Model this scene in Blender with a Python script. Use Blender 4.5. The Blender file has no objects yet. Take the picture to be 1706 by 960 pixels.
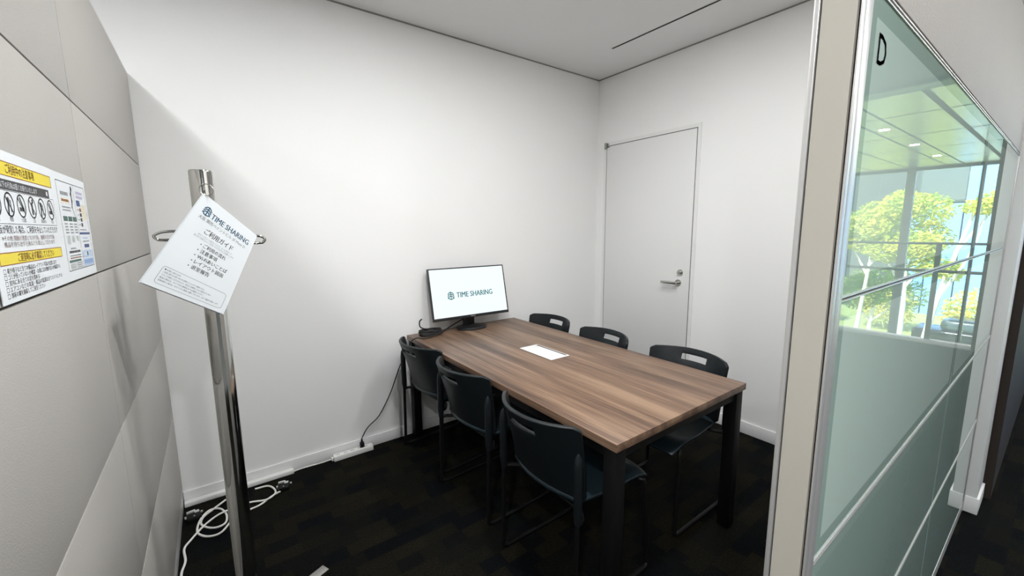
import bpy, bmesh, math, random
from mathutils import Vector, Matrix

random.seed(7)
scene = bpy.context.scene
COL = scene.collection

# ---------------------------------------------------------------- camera
FPX, YAW, PITCH, ROLL = 683.46, 0.6318, -0.1437, -0.0084
CAM = Vector((-2.9137, -2.6481, 1.437))
_f = Vector((math.sin(YAW) * math.cos(PITCH), math.cos(YAW) * math.cos(PITCH), math.sin(PITCH)))
_r = Vector((math.cos(YAW), -math.sin(YAW), 0)); _u = _r.cross(_f)
RIGHT = math.cos(ROLL) * _r + math.sin(ROLL) * _u
UP = -math.sin(ROLL) * _r + math.cos(ROLL) * _u
cd = bpy.data.cameras.new('camera'); cam = bpy.data.objects.new('camera', cd); COL.objects.link(cam)
cd.sensor_width = 36; cd.lens = FPX / 1706 * 36; cd.clip_start = 0.02; cd.clip_end = 300
cam.matrix_world = Matrix(((RIGHT.x, UP.x, -_f.x, CAM.x), (RIGHT.y, UP.y, -_f.y, CAM.y), (RIGHT.z, UP.z, -_f.z, CAM.z), (0, 0, 0, 1)))
scene.camera = cam

def at(px, py, axis, val):
    """photo pixel -> point on the plane axis = val"""
    d = RIGHT * ((px - 853) / FPX) + UP * ((480 - py) / FPX) + _f
    return CAM + d * ((val - CAM[axis]) / d[axis])

# ---------------------------------------------------------------- world, sun, exposure
scene.view_settings.view_transform = 'Standard'; scene.view_settings.look = 'None'
scene.view_settings.gamma = 1; scene.view_settings.use_curve_mapping = False
scene.view_settings.exposure = 0.14
w = bpy.data.worlds.new('sky'); scene.world = w; w.use_nodes = True
nt = w.node_tree; bg = nt.nodes['Background']
sk = nt.nodes.new('ShaderNodeTexSky'); sk.sky_type = 'NISHITA'; sk.sun_disc = False
sk.sun_elevation = math.radians(48); sk.sun_rotation = math.radians(250)
nt.links.new(sk.outputs[0], bg.inputs[0]); bg.inputs[1].default_value = 1.2
sd = bpy.data.lights.new('sun', 'SUN'); sd.energy = 20.0; sd.angle = 0.01; sd.color = (1, .95, .86)
sun = bpy.data.objects.new('sun', sd); COL.objects.link(sun)
sun.rotation_euler = Vector((0.75, 0.25, -0.95)).to_track_quat('-Z', 'Y').to_euler()
sun.location = (14, -6, 20)
ROOM_W, HALL_W, NEXT_W = 12.5, 26.0, 11.5      # watts of one ceiling downlight

# ---------------------------------------------------------------- measured layout (metres)
H = 2.73                      # ceiling
XC, ZC = -3.147, 2.16         # panelled partition on the left
YD = -2.46                    # face of the glass partition
ROWS = [0.09, 0.50, 0.92, 1.335, 1.745, 2.16]
XG0, XGM, XG1 = -2.20, -1.02, 0.05
TX0, TX1, TY0, TY1, TZ = -1.889, -0.983, -1.828, -0.03, 0.7254

# ---------------------------------------------------------------- materials
MATS = {}
def mat(name, col, rough=0.5, metal=0.0, noise=0.0, scale=40.0, bump=0.0, bscale=200.0, spec=0.5, coat=0.0, coat_ior=1.5, emit=0.0, ecol=None, stretch=None, detail=4):
    if name in MATS: return MATS[name]
    m = bpy.data.materials.new(name); m.use_nodes = True; t = m.node_tree; b = t.nodes['Principled BSDF']
    b.inputs['Base Color'].default_value = (*col, 1); b.inputs['Roughness'].default_value = rough
    b.inputs['Metallic'].default_value = metal; b.inputs['Specular IOR Level'].default_value = spec
    b.inputs['Coat Weight'].default_value = coat; b.inputs['Coat IOR'].default_value = coat_ior; b.inputs['Coat Roughness'].default_value = 0.0
    if emit:
        b.inputs['Emission Color'].default_value = (*(ecol or col), 1); b.inputs['Emission Strength'].default_value = emit
    co = t.nodes.new('ShaderNodeTexCoord'); mp = t.nodes.new('ShaderNodeMapping'); t.links.new(co.outputs['Object'], mp.inputs[0])
    if stretch: mp.inputs['Scale'].default_value = stretch
    nz = t.nodes.new('ShaderNodeTexNoise'); nz.inputs['Scale'].default_value = scale; nz.inputs['Detail'].default_value = detail
    t.links.new(mp.outputs[0], nz.inputs[0])
    mx = t.nodes.new('ShaderNodeMix'); mx.data_type = 'RGBA'
    k = noise if noise else 0.015
    mx.inputs[6].default_value = (*[c * (1 - k) for c in col], 1); mx.inputs[7].default_value = (*[min(1, c * (1 + k)) for c in col], 1)
    t.links.new(nz.outputs[0], mx.inputs[0]); t.links.new(mx.outputs[2], b.inputs['Base Color'])
    if bump:
        n2 = t.nodes.new('ShaderNodeTexNoise'); n2.inputs['Scale'].default_value = bscale; n2.inputs['Detail'].default_value = 3
        t.links.new(mp.outputs[0], n2.inputs[0])
        bp = t.nodes.new('ShaderNodeBump'); bp.inputs['Strength'].default_value = bump; bp.inputs['Distance'].default_value = 0.002
        t.links.new(n2.outputs[0], bp.inputs['Height']); t.links.new(bp.outputs[0], b.inputs['Normal'])
    MATS[name] = m; return m

WALL = mat('white_wallcovering', (.87, .87, .865), .75, bump=.25, bscale=260, noise=.012, scale=3)
CEIL = mat('white_ceiling_board', (.84, .84, .84), .85, noise=.01, scale=2)
PANEL = mat('grey_vinyl_panel', (.415, .398, .370), .45, bump=.30, bscale=420, noise=.02, scale=6)
BEIGE = mat('beige_vinyl_panel', (.52, .475, .435), .6, bump=.4, bscale=330, noise=.03, scale=8)
ENDP = mat('champagne_steel_panel', (.50, .47, .41), .5, noise=.02, scale=5)
ALU = mat('anodised_aluminium', (.66, .65, .64), .38, .55)
DARK = mat('dark_joint', (.02, .022, .02), .7)
PAINT = mat('white_paint', (.80, .80, .79), .5, noise=.01, scale=4)
DOORP = mat('white_door_paint', (.77, .77, .765), .45, noise=.01, scale=3)
BASE = mat('white_vinyl_baseboard', (.80, .80, .80), .4)
STEEL = mat('satin_steel', (.50, .49, .46), .28, 1.0)
CHROME = mat('polished_stainless', (.60, .60, .58), .09, 1.0, noise=.03, scale=8)
BLACKM = mat('black_powder_coat', (.0035, .0035, .004), .5, spec=.3, noise=.1, scale=60)
PLAST = mat('charcoal_plastic', (.007, .010, .012), .42, spec=.35, noise=.08, scale=90, bump=.1, bscale=900)
SEATP = mat('blue_black_plastic', (.013, .025, .032), .35, noise=.08, scale=90)
BLACKP = mat('black_plastic', (.010, .010, .011), .35)
BLACKR = mat('black_rubber', (.010, .010, .010), .6)
WHITEP = mat('white_plastic', (.80, .80, .78), .4)
CABLEW = mat('white_cable_sheath', (.80, .79, .76), .5)
LAMIN = mat('laminated_paper', (.80, .84, .87), .25, noise=.01, scale=10)
INK = mat('black_ink', (.03, .03, .035), .5)
INKG = mat('grey_ink', (.22, .24, .25), .5)
INKB = mat('teal_blue_ink', (.02, .10, .17), .5)
INKY = mat('yellow_ink', (.80, .66, .03), .5)
INKR = mat('rust_ink', (.28, .10, .02), .5)
INKP = mat('pink_ink', (.55, .32, .30), .5)
INKGR = mat('dark_green_ink', (.05, .12, .10), .5)
INKN = mat('navy_ink', (.04, .08, .22), .5)
INKL = mat('pale_blue_ink', (.42, .55, .74), .5)
INKC = mat('cream_ink', (.70, .64, .48), .5)
GLASSF = mat('frosted_green_glass', (.58, .71, .645), .5, spec=0.0, coat=1.0, coat_ior=1.8, noise=.01, scale=2)
GLASSL = mat('deep_green_glass', (.32, .43, .385), .5, spec=0.0, coat=1.0, coat_ior=1.8, noise=.01, scale=2)
GLASSE = mat('clear_green_glass_margin', (.36, .47, .42), .5, spec=0.0, coat=1.0, coat_ior=1.8, noise=.01, scale=2)
BROWN = mat('dark_brown_panel', (.022, .014, .010), .7, noise=.1, scale=6)
CONC = mat('grey_concrete', (.40, .40, .38), .8, noise=.1, scale=4)
SOIL = mat('planting_soil_and_grass', (.22, .26, .08), .9, noise=.4, scale=3)
CPANEL = mat('pale_metal_ceiling_panel', (.74, .76, .66), .28, .65, noise=.02, scale=2)
BLUEW = mat('pale_blue_cladding', (.13, .27, .55), .5, noise=.04, scale=2)
GREYW = mat('dark_grey_cladding', (.035, .045, .048), .5, noise=.05, scale=2)
DGLASS = mat('dark_window_glass', (.05, .07, .08), .1)
FRAME = mat('grey_green_mullion', (.34, .38, .36), .45, .3)
FRAMED = mat('dark_mullion', (.05, .07, .075), .45, .3)
BARK = mat('pale_bark', (.62, .58, .50), .8, noise=.25, scale=12)
CARP = mat('black_car_paint', (.02, .022, .025), .15)
SCREEN = mat('lit_screen', (.02, .02, .02), .3, emit=1.0, ecol=(.82, .93, .97))
SCRINK = mat('screen_lettering', (.01, .02, .02), .4, emit=1.0, ecol=(.025, .14, .15))
LENS = mat('downlight_lens', (.9, .9, .88), .4, emit=2.0, ecol=(1, .97, .92))

def leafmat(name, c1, c2):
    m = bpy.data.materials.new(name); m.use_nodes = True; t = m.node_tree; b = t.nodes['Principled BSDF']
    co = t.nodes.new('ShaderNodeTexCoord'); nz = t.nodes.new('ShaderNodeTexNoise'); nz.inputs['Scale'].default_value = 1.6
    t.links.new(co.outputs['Object'], nz.inputs[0])
    rp = t.nodes.new('ShaderNodeValToRGB'); rp.color_ramp.elements[0].position = .35; rp.color_ramp.elements[1].position = .65
    rp.color_ramp.elements[0].color = (*c1, 1); rp.color_ramp.elements[1].color = (*c2, 1)
    t.links.new(nz.outputs[0], rp.inputs[0]); t.links.new(rp.outputs[0], b.inputs['Base Color']); b.inputs['Roughness'].default_value = .6
    tr = t.nodes.new('ShaderNodeBsdfTranslucent'); t.links.new(rp.outputs[0], tr.inputs[0])
    mx = t.nodes.new('ShaderNodeMixShader'); mx.inputs[0].default_value = .45
    t.links.new(b.outputs[0], mx.inputs[1]); t.links.new(tr.outputs[0], mx.inputs[2])
    t.links.new(mx.outputs[0], t.nodes['Material Output'].inputs[0]); return m
LEAFY = leafmat('yellow_green_leaves', (.30, .42, .05), (.72, .66, .10))
LEAFG = leafmat('mid_green_leaves', (.12, .26, .05), (.42, .50, .10))
LEAFO = leafmat('autumn_shrub_leaves', (.40, .46, .10), (.78, .62, .12))

def winglass():
    m = bpy.data.materials.new('clear_window_glass'); m.use_nodes = True; t = m.node_tree
    for n in list(t.nodes):
        if n.type == 'BSDF_PRINCIPLED': t.nodes.remove(n)
    tr = t.nodes.new('ShaderNodeBsdfTransparent'); tr.inputs[0].default_value = (.88, .95, .93, 1)
    gl = t.nodes.new('ShaderNodeBsdfGlossy'); gl.inputs['Roughness'].default_value = 0.0
    fr = t.nodes.new('ShaderNodeFresnel'); fr.inputs[0].default_value = 1.45
    mx = t.nodes.new('ShaderNodeMixShader')
    t.links.new(fr.outputs[0], mx.inputs[0]); t.links.new(tr.outputs[0], mx.inputs[1]); t.links.new(gl.outputs[0], mx.inputs[2])
    t.links.new(mx.outputs[0], t.nodes['Material Output'].inputs[0]); return m
WGLASS = winglass()

def woodmat():
    m = bpy.data.materials.new('walnut_laminate'); m.use_nodes = True; t = m.node_tree; b = t.nodes['Principled BSDF']
    co = t.nodes.new('ShaderNodeTexCoord')
    def nz(scale, detail, sc, rough=.55):
        mp = t.nodes.new('ShaderNodeMapping'); mp.inputs['Scale'].default_value = scale; t.links.new(co.outputs['Object'], mp.inputs[0])
        n = t.nodes.new('ShaderNodeTexNoise'); n.inputs['Scale'].default_value = sc; n.inputs['Detail'].default_value = detail; n.inputs['Roughness'].default_value = rough
        t.links.new(mp.outputs[0], n.inputs[0]); return n
    a = nz((10, .55, 10), 5, 1.6); c = nz((70, 1.6, 70), 3, 2.0)
    ad = t.nodes.new('ShaderNodeMath'); ad.operation = 'MULTIPLY_ADD'; ad.inputs[1].default_value = .35
    t.links.new(c.outputs[0], ad.inputs[0]); 
    ml = t.nodes.new('ShaderNodeMath'); ml.operation = 'MULTIPLY'; ml.inputs[1].default_value = .72
    t.links.new(a.outputs[0], ml.inputs[0]); t.links.new(ml.outputs[0], ad.inputs[2])
    rp = t.nodes.new('ShaderNodeValToRGB'); e = rp.color_ramp.elements
    e[0].position = .38; e[0].color = (.070, .040, .027, 1); e[1].position = .66; e[1].color = (.275, .178, .115, 1)
    k = e.new(.52); k.color = (.158, .094, .060, 1)
    t.links.new(ad.outputs[0], rp.inputs[0]); t.links.new(rp.outputs[0], b.inputs['Base Color'])
    b.inputs['Roughness'].default_value = .42
    return m
WOOD = woodmat()

def carpetmat():
    m = bpy.data.materials.new('dark_patchwork_carpet'); m.use_nodes = True; t = m.node_tree; b = t.nodes['Principled BSDF']
    co = t.nodes.new('ShaderNodeTexCoord')
    mp = t.nodes.new('ShaderNodeMapping'); mp.inputs['Scale'].default_value = (1, 1, 1); t.links.new(co.outputs['Object'], mp.inputs[0])
    br = t.nodes.new('ShaderNodeTexBrick'); br.inputs['Scale'].default_value = 4.0; br.offset = .37; br.squash = .7; br.squash_frequency = 3
    br.inputs['Color1'].default_value = (.0012, .0019, .0026, 1); br.inputs['Color2'].default_value = (.0092, .0080, .0042, 1); br.inputs['Mortar'].default_value = (.003, .003, .003, 1)
    br.inputs['Mortar Size'].default_value = .004; br.inputs['Brick Width'].default_value = .62; br.inputs['Row Height'].default_value = .30; br.inputs['Bias'].default_value = -.1
    t.links.new(mp.outputs[0], br.inputs[0])
    nz = t.nodes.new('ShaderNodeTexNoise'); nz.inputs['Scale'].default_value = 130; nz.inputs['Detail'].default_value = 4; t.links.new(co.outputs['Object'], nz.inputs[0])
    mr = t.nodes.new('ShaderNodeMapRange'); mr.inputs[1].default_value = .3; mr.inputs[2].default_value = .75; mr.inputs[3].default_value = .35; mr.inputs[4].default_value = 1.9
    t.links.new(nz.outputs[0], mr.inputs[0])
    mx = t.nodes.new('ShaderNodeMix'); mx.data_type = 'RGBA'; mx.blend_type = 'MULTIPLY'; mx.inputs[0].default_value = 1
    t.links.new(br.outputs[0], mx.inputs[6]); t.links.new(mr.outputs[0], mx.inputs[7]); t.links.new(mx.outputs[2], b.inputs['Base Color'])
    bp = t.nodes.new('ShaderNodeBump'); bp.inputs['Strength'].default_value = .8; bp.inputs['Distance'].default_value = .004
    t.links.new(nz.outputs[0], bp.inputs['Height']); t.links.new(bp.outputs[0], b.inputs['Normal'])
    b.inputs['Roughness'].default_value = .95; b.inputs['Specular IOR Level'].default_value = .1
    return m
CARPET = carpetmat()

# ---------------------------------------------------------------- mesh helpers
def link(o, parent=None):
    COL.objects.link(o)
    if parent is not None: o.parent = parent
    return o

class B:
    """collects shapes for one mesh"""
    def __init__(s): s.bm = bmesh.new()
    def box(s, x0, x1, y0, y1, z0, z1, bev=0.0, seg=2):
        r = bmesh.ops.create_cube(s.bm, size=1.0); vs = r['verts']
        for v in vs: v.co = Vector(((x0 + x1) / 2 + v.co.x * (x1 - x0), (y0 + y1) / 2 + v.co.y * (y1 - y0), (z0 + z1) / 2 + v.co.z * (z1 - z0)))
        if bev:
            es = list({e for v in vs for e in v.link_edges})
            bmesh.ops.bevel(s.bm, geom=es, offset=bev, segments=seg, profile=.5, affect='EDGES')
        return s
    def tube(s, pts, r, n=10, cap=True, taper=None):
        pts = [Vector(p) for p in pts]; rings = []; ref = None
        for i, p in enumerate(pts):
            d = (pts[min(i + 1, len(pts) - 1)] - pts[max(i - 1, 0)]).normalized()
            if ref is None: ref = Vector((0, 0, 1)) if abs(d.z) < .9 else Vector((1, 0, 0))
            a = (ref - d * ref.dot(d)).normalized(); ref = a; b = d.cross(a)
            rr = taper[i] if taper else r
            rings.append([s.bm.verts.new(p + (a * math.cos(2 * math.pi * k / n) + b * math.sin(2 * math.pi * k / n)) * rr) for k in range(n)])
        for A, Bq in zip(rings, rings[1:]):
            for k in range(n): s.bm.faces.new((A[k], A[(k + 1) % n], Bq[(k + 1) % n], Bq[k]))
        if cap: s.bm.faces.new(rings[0][::-1]); s.bm.faces.new(rings[-1])
        return s
    def lathe(s, prof, n=32, c=(0, 0, 0)):
        """profile [(r,z)...] about z through c"""
        rings = [[s.bm.verts.new((c[0] + r * math.cos(2 * math.pi * k / n), c[1] + r * math.sin(2 * math.pi * k / n), c[2] + z)) for k in range(n)] for r, z in prof]
        for A, Bq in zip(rings, rings[1:]):
            for k in range(n): s.bm.faces.new((A[k], A[(k + 1) % n], Bq[(k + 1) % n], Bq[k]))
        s.bm.faces.new(rings[0][::-1]); s.bm.faces.new(rings[-1])
        return s
    def build(s, name, m, parent=None, smooth=False, loc=None):
        bmesh.ops.recalc_face_normals(s.bm, faces=s.bm.faces)
        me = bpy.data.meshes.new(name); s.bm.to_mesh(me); s.bm.free(); me.materials.append(m)
        if smooth: smooth_by_angle(me)
        o = link(bpy.data.objects.new(name, me), parent)
        if loc: o.location = loc
        return o

def smooth_by_angle(me, ang=40):
    bm = bmesh.new(); bm.from_mesh(me); a = math.radians(ang)
    for f in bm.faces: f.smooth = True
    for e in bm.edges:
        if len(e.link_faces) == 2 and e.calc_face_angle(0) > a: e.smooth = False
    bm.to_mesh(me); bm.free()

def raw(name, verts, faces, m, parent=None, smooth=False):
    me = bpy.data.meshes.new(name); me.from_pydata([tuple(v) for v in verts], [], faces); me.update(); me.materials.append(m)
    if smooth: smooth_by_angle(me)
    return link(bpy.data.objects.new(name, me), parent)

def tag(o, label, cat, group=None):
    o['label'] = label; o['category'] = cat
    if group: o['group'] = group
    return o
def thing(name, label, cat, loc=(0, 0, 0), rz=0.0, group=None):
    o = bpy.data.objects.new(name, None); o.empty_display_size = .1; COL.objects.link(o)
    o.location = loc; o.rotation_euler = (0, 0, rz)
    return tag(o, label, cat, group)
def struct(o, label=None):
    o['kind'] = 'structure'
    if label: o['label'] = label
    return o
def sempty(name, label):
    o = bpy.data.objects.new(name, None); COL.objects.link(o); return struct(o, label)
def box(name, m, x0, x1, y0, y1, z0, z1, parent=None, bev=0.0):
    return B().box(x0, x1, y0, y1, z0, z1, bev).build(name, m, parent, smooth=bool(bev))

def smoothpath(pts, n=6):
    """Catmull-Rom through the points"""
    P = [Vector(p) for p in pts]; P = [P[0] * 2 - P[1]] + P + [P[-1] * 2 - P[-2]]; out = []
    for i in range(1, len(P) - 2):
        for k in range(n):
            t = k / n
            out.append(.5 * ((2 * P[i]) + (-P[i - 1] + P[i + 1]) * t + (2 * P[i - 1] - 5 * P[i] + 4 * P[i + 1] - P[i + 2]) * t * t + (-P[i - 1] + 3 * P[i] - 3 * P[i + 1] + P[i + 2]) * t ** 3))
    return out + [P[-2]]

# ---------------------------------------------------------------- text and print helpers
_tc = {}
def text2d(body, size):
    if body not in _tc:
        c = bpy.data.curves.new('lettering', 'FONT'); c.body = body; c.resolution_u = 2; c.size = 1
        o = bpy.data.objects.new('lettering', c); COL.objects.link(o)
        me = bpy.data.meshes.new_from_object(o.evaluated_get(bpy.context.evaluated_depsgraph_get()))
        vs = [(v.co.x, v.co.y) for v in me.vertices]; fs = [tuple(p.vertices) for p in me.polygons]
        bpy.data.objects.remove(o); bpy.data.curves.remove(c); bpy.data.meshes.remove(me)
        x0 = min(v[0] for v in vs); _tc[body] = ([(v[0] - x0, v[1]) for v in vs], fs, max(v[0] for v in vs) - x0)
    vs, fs, wd = _tc[body]
    return [(x * size, y * size) for x, y in vs], fs, wd * size

class Print:
    """flat print on a sheet: one mesh per ink and layer; coordinates in mm, origin top left, y down"""
    def __init__(s, place): s.place = place; s.g = {}
    def _add(s, key, vs, fs):
        V, F = s.g.setdefault(key, ([], [])); n = len(V); V += vs; F += [tuple(i + n for i in f) for f in fs]
    def text(s, key, body, x, y, size, width=None, bold=0.0, center=False):
        vs, fs, wd = text2d(body, size); sx = (width / wd) if width else 1.0
        ox = x - (wd * sx / 2 if center else 0)
        for d in ([0.0] if not bold else [-bold, bold]):
            s._add(key, [(ox + vx * sx + d, y - vy) for vx, vy in vs], fs)
    def rect(s, key, x0, y0, x1, y1): s._add(key, [(x0, y0), (x1, y0), (x1, y1), (x0, y1)], [(0, 3, 2, 1)])
    def line(s, key, pts, w, closed=False):
        P = [Vector(p) for p in pts]; n = len(P)
        for i in range(n if closed else n - 1):
            a, b = P[i], P[(i + 1) % n]; d = (b - a).normalized(); q = Vector((-d.y, d.x)) * w / 2; e = d * w * .35
            s._add(key, [tuple(a - e + q), tuple(b + e + q), tuple(b + e - q), tuple(a - e - q)], [(0, 1, 2, 3)])
    def ring(s, key, cx, cy, r, w, n=24):
        s.line(key, [(cx + r * math.cos(2 * math.pi * k / n), cy + r * math.sin(2 * math.pi * k / n)) for k in range(n)], w, True)
    def disc(s, key, cx, cy, r, n=14): s._add(key, [(cx + r * math.cos(-2 * math.pi * k / n), cy + r * math.sin(-2 * math.pi * k / n)) for k in range(n)], [tuple(range(n))])
    def build(s, parent):
        for (name, m, layer), (V, F) in s.g.items():
            raw(name, [s.place(x, y, layer) for x, y in V], F, m, parent)['kind'] = 'stuff'

def tree_logo(p, key, x, y, h, w=None):
    """leaf-tree mark: stacked chevrons in a rounded hexagon; x,y = top left"""
    t = w or h * .10; c = x + h * .45
    for k, (yy, hw) in enumerate(((.06, .40), (.30, .42), (.54, .42))):
        p.line(key, [(c - h * hw, y + h * (yy + .26)), (c - h * hw * .5, y + h * (yy + .06)), (c, y + h * yy), (c + h * hw * .5, y + h * (yy + .10)), (c + h * hw, y + h * (yy + .32))], t)
    p.line(key, [(c - h * .40, y + h * .72), (c - h * .22, y + h * .92), (c, y + h * .98), (c + h * .22, y + h * .92), (c + h * .40, y + h * .80)], t)
    p.line(key, [(c, y + h * .1), (c, y + h * .95)], t)

# ================================================================= THE SETTING
# floors
struct(box('floor', CARPET, -6.6, 4.15, -9.0, .1, -.25, 0.0), 'dark patchwork carpet tiles in black, navy and olive brown')
struct(box('floor_lower_hall', CONC, 4.15, 10.4, -14.0, 3, -4.4, -4.2), 'pale stone floor of the lower hall')
struct(box('ground', SOIL, 10.4, 70, -60, 40, -4.6, -4.25), 'planted ground outside the glazed facade')

# ceiling: plastered part with an air slot
ceil = struct(box('ceiling', CEIL, -6.6, 2.42, -9.0, .1, H, H + .12), 'plain white ceiling over the meeting room')
sl = B(); sl.box(-.431, -.411, -2.3, -.50, H - .0015, H); sl.build('air_slot', DARK, ceil)
sb = B(); sb.box(-.434, -.431, -2.3, -.497, H - .003, H); sb.box(-.411, -.408, -2.3, -.497, H - .003, H); sb.build('slot_edge', CEIL, ceil)

# ceiling of the hall: metal panels seen mirrored in the glass
hall_c = struct(box('ceiling_hall', DARK, 2.42, 10.4, -12.0, .1, H, H + .14), 'pale metal panel ceiling of the hall')
box('edge_beam', FRAME, 2.42, 2.66, -12, -2.5, H - .03, H, hall_c)
ys = [-2.55, -3.28, -3.84, -4.10, -4.70, -5.30, -5.90, -6.50, -7.10, -7.70]
xs = [2.67, 3.85, 5.42, 6.99, 8.56, 10.3]
for xa, xb in zip(xs, xs[1:]):
    for k, (ya, yb) in enumerate(zip(ys, ys[1:])):
        box('ceiling_panel', CPANEL, xa + .020, xb - .020, yb + (.015 if k != 0 else .03), ya - (.015 if k != 1 else .03), H - .004, H, hall_c)
box('ceiling_field', CPANEL, 2.53, 10.3, -12, -7.72, H - .004, H, hall_c)

# white walls of the room
struct(box('wall_back', WALL, -6.6, 0.2, 0.0, .15, 0, H), 'white textured wall behind the monitor')
wr = struct(box('wall_right', WALL, 0.0, .18, -2.40, 0.0, 0, H), 'white wall with the flush door')
struct(box('wall_far_left', WALL, -6.75, -6.6, -9.0, .15, 0, H), 'white end wall of the neighbouring room')
struct(box('wall_behind', WALL, -6.6, 4.15, -9.15, -9.0, 0, H), 'white wall across the corridor')
# thin shadow gap where walls meet the ceiling
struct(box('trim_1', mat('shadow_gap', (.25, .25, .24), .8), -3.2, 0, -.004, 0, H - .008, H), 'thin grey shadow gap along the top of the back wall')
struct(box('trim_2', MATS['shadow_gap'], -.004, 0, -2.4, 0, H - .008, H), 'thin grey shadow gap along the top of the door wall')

# baseboards: cove top catching light
def baseboard(name, label, boxes):
    b = B()
    for a in boxes: b.box(*a, bev=.003)
    return struct(b.build(name, BASE, None, True), label)
baseboard('baseboard_back', 'low white vinyl baseboard under the back wall', [(XC, 0, -.012, 0, 0, .072)])
baseboard('baseboard_right', 'low white vinyl baseboard beside the door', [(-.012, 0, -2.40, -1.03, 0, .085), (-.012, 0, -.085, 0, 0, .085)])

# flush white door
dr = sempty('door_1', 'flush white door with lever handle in the right wall')
DY0, DY1, DZ = -.954, -.112, 2.148
leaf = box('door_leaf', DOORP, -.006, 0.0, DY0 + .003, DY1 - .003, .012, DZ - .003, dr, bev=.001)
fb = B(); fb.box(-.003, 0, DY0 - .003, DY0 + .003, 0, DZ + .003); fb.box(-.003, 0, DY1 - .003, DY1 + .003, 0, DZ + .003); fb.box(-.003, 0, DY0 - .003, DY1 + .003, DZ - .003, DZ + .003)
fb.build('door_gap', mat('door_gap', (.10, .10, .10), .8), dr)
fr = B()
for a, b_ in ((DY0 - .030, DY0 - .003), (DY1 + .003, DY1 + .030)): fr.box(-.005, 0, a, b_, 0, DZ + .003)
fr.box(-.005, 0, DY0 - .03, DY1 + .03, DZ + .003, DZ + .03)
fr.build('door_frame', PAINT, dr)
def xcyl(b, x0, x1, y, z, r, n=24):
    b.tube([(x0, y, z), (x1, y, z)], r, n)
hy, hz = -.862, 1.012
h_ = B(); xcyl(h_, -.012, -.006, hy, hz, .025); xcyl(h_, -.055, -.012, hy, hz, .010)
h_.build('handle_rose', STEEL, leaf, True)
h2 = B(); h2.box(-.064, -.050, hy - .012, hy + .122, hz - .010, hz + .010, .005); h2.build('lever', STEEL, leaf, True)
t_ = B(); xcyl(t_, -.012, -.006, hy - .012, 1.092, .024); xcyl(t_, -.026, -.012, hy - .012, 1.092, .014); t_.box(-.034, -.026, hy - .026, hy + .002, 1.087, 1.097, .002)
t_.build('thumb_turn', STEEL, leaf, True)
hg = B(); hg.tube([(-.014, DY1 + .004, DZ - .022), (-.014, DY1 + .004, DZ + .028)], .011, 16); hg.box(-.012, 0, DY1 - .030, DY1 + .022, DZ - .012, DZ + .002, .002); hg.box(-.012, 0, DY1 - .020, DY1 + .022, DZ + .008, DZ + .022, .002)
hg.build('pivot_hinge', mat('dark_steel', (.22, .22, .21), .35, 1.0), dr, True)

# left partition of grey panels
wl = struct(box('wall_left', DARK, XC - .052, XC - .006, -2.42, -.004, 0, ZC - .004), 'light grey panelled partition on the left, lower than the ceiling')
box('top_cap', ALU, XC - .058, XC - .0005, -2.42, -.003, ZC - .006, ZC, wl)
box('base_rail', ALU, XC - .055, XC - .003, -2.42, -.004, 0, .085, wl)
for i in range(5):
    for ya, yb in ((-1.2145, -.004), (-2.42, -1.2185)):
        box('panel', PANEL, XC - .006, XC, ya, yb, ROWS[i] + .002, ROWS[i + 1] - (.002 if i < 4 else .006), wl, bev=.0012)
for i in range(5): box('rear_panel', PANEL, XC - .058, XC - .052, -2.42, -.004, ROWS[i] + .002, ROWS[i + 1] - .006, wl)
struct(box('trim_3', ALU, XC - .058, XC, -2.445, -2.421, 0, ZC, None, .002), 'aluminium end post of the left partition')

# glass partition on the right; its unseen upper part is added to block corridor light
wf = struct(box('wall_front', ALU, XG0 + .002, -.002, YD + .012, -2.412, 0, H - .012), 'glass panelled partition on the right with aluminium frame')
box('top_cap', ALU, XG0, XG1, YD - .002, -2.409, H - .012, H, wf)
box('head_panel', BEIGE, XG0, XG1 - .012, YD - .002, YD + .012, ZC + .002, H - .014, wf, .0015)  # unseen panel up to the ceiling, added to keep corridor light off the walls
box('base_rail', ALU, XG0, XG1, YD - .001, YD + .012, 0, .055, wf, .002)
box('stile', ALU, XG0 - .026, XG0, YD - .003, YD + .012, 0, H, wf, .002)
box('stile', ALU, XG1 - .012, XG1, YD - .003, YD + .012, 0, H, wf, .002)
box('inner_post', ALU, XG0 - .03, XG0, YD + .012, -2.409, 0, H, wf)
# end face with its champagne cover strip
box('end_cover', ENDP, XG0 - .040, XG0 - .030, -2.457, -2.419, 0, H, wf)
box('end_edge', ALU, XG0 - .039, XG0 - .026, -2.416, -2.409, 0, H, wf, .001)
box('end_edge', ALU, XG0 - .039, XG0 - .026, YD - .003, -2.460, 0, H, wf, .001)
box('end_groove', DARK, XG0 - .031, XG0 - .029, -2.461, -2.415, 0, H, wf)
gz = [.055, .487, .912, 1.333, 1.744]
for i in range(4):
    for xa, xb in ((XG0 + .002, XGM - .003), (XGM + .003, XG1 - .014)):
        z0, z1 = gz[i] + .004, gz[i + 1] - .004; e = .028 if i > 0 else .02
        pane = B(); pane.box(xa + e, xb - e, YD, YD + .010, z0 + e, z1 - e)
        pn = pane.build('pane', GLASSF if i > 1 else GLASSL, wf)
        mg = B()
        mg.box(xa, xb, YD, YD + .010, z0, z0 + e); mg.box(xa, xb, YD, YD + .010, z1 - e, z1)
        mg.box(xa, xa + e, YD, YD + .010, z0 + e, z1 - e); mg.box(xb - e, xb, YD, YD + .010, z0 + e, z1 - e)
        mg.build('pane_margin', GLASSE, pn)
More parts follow.
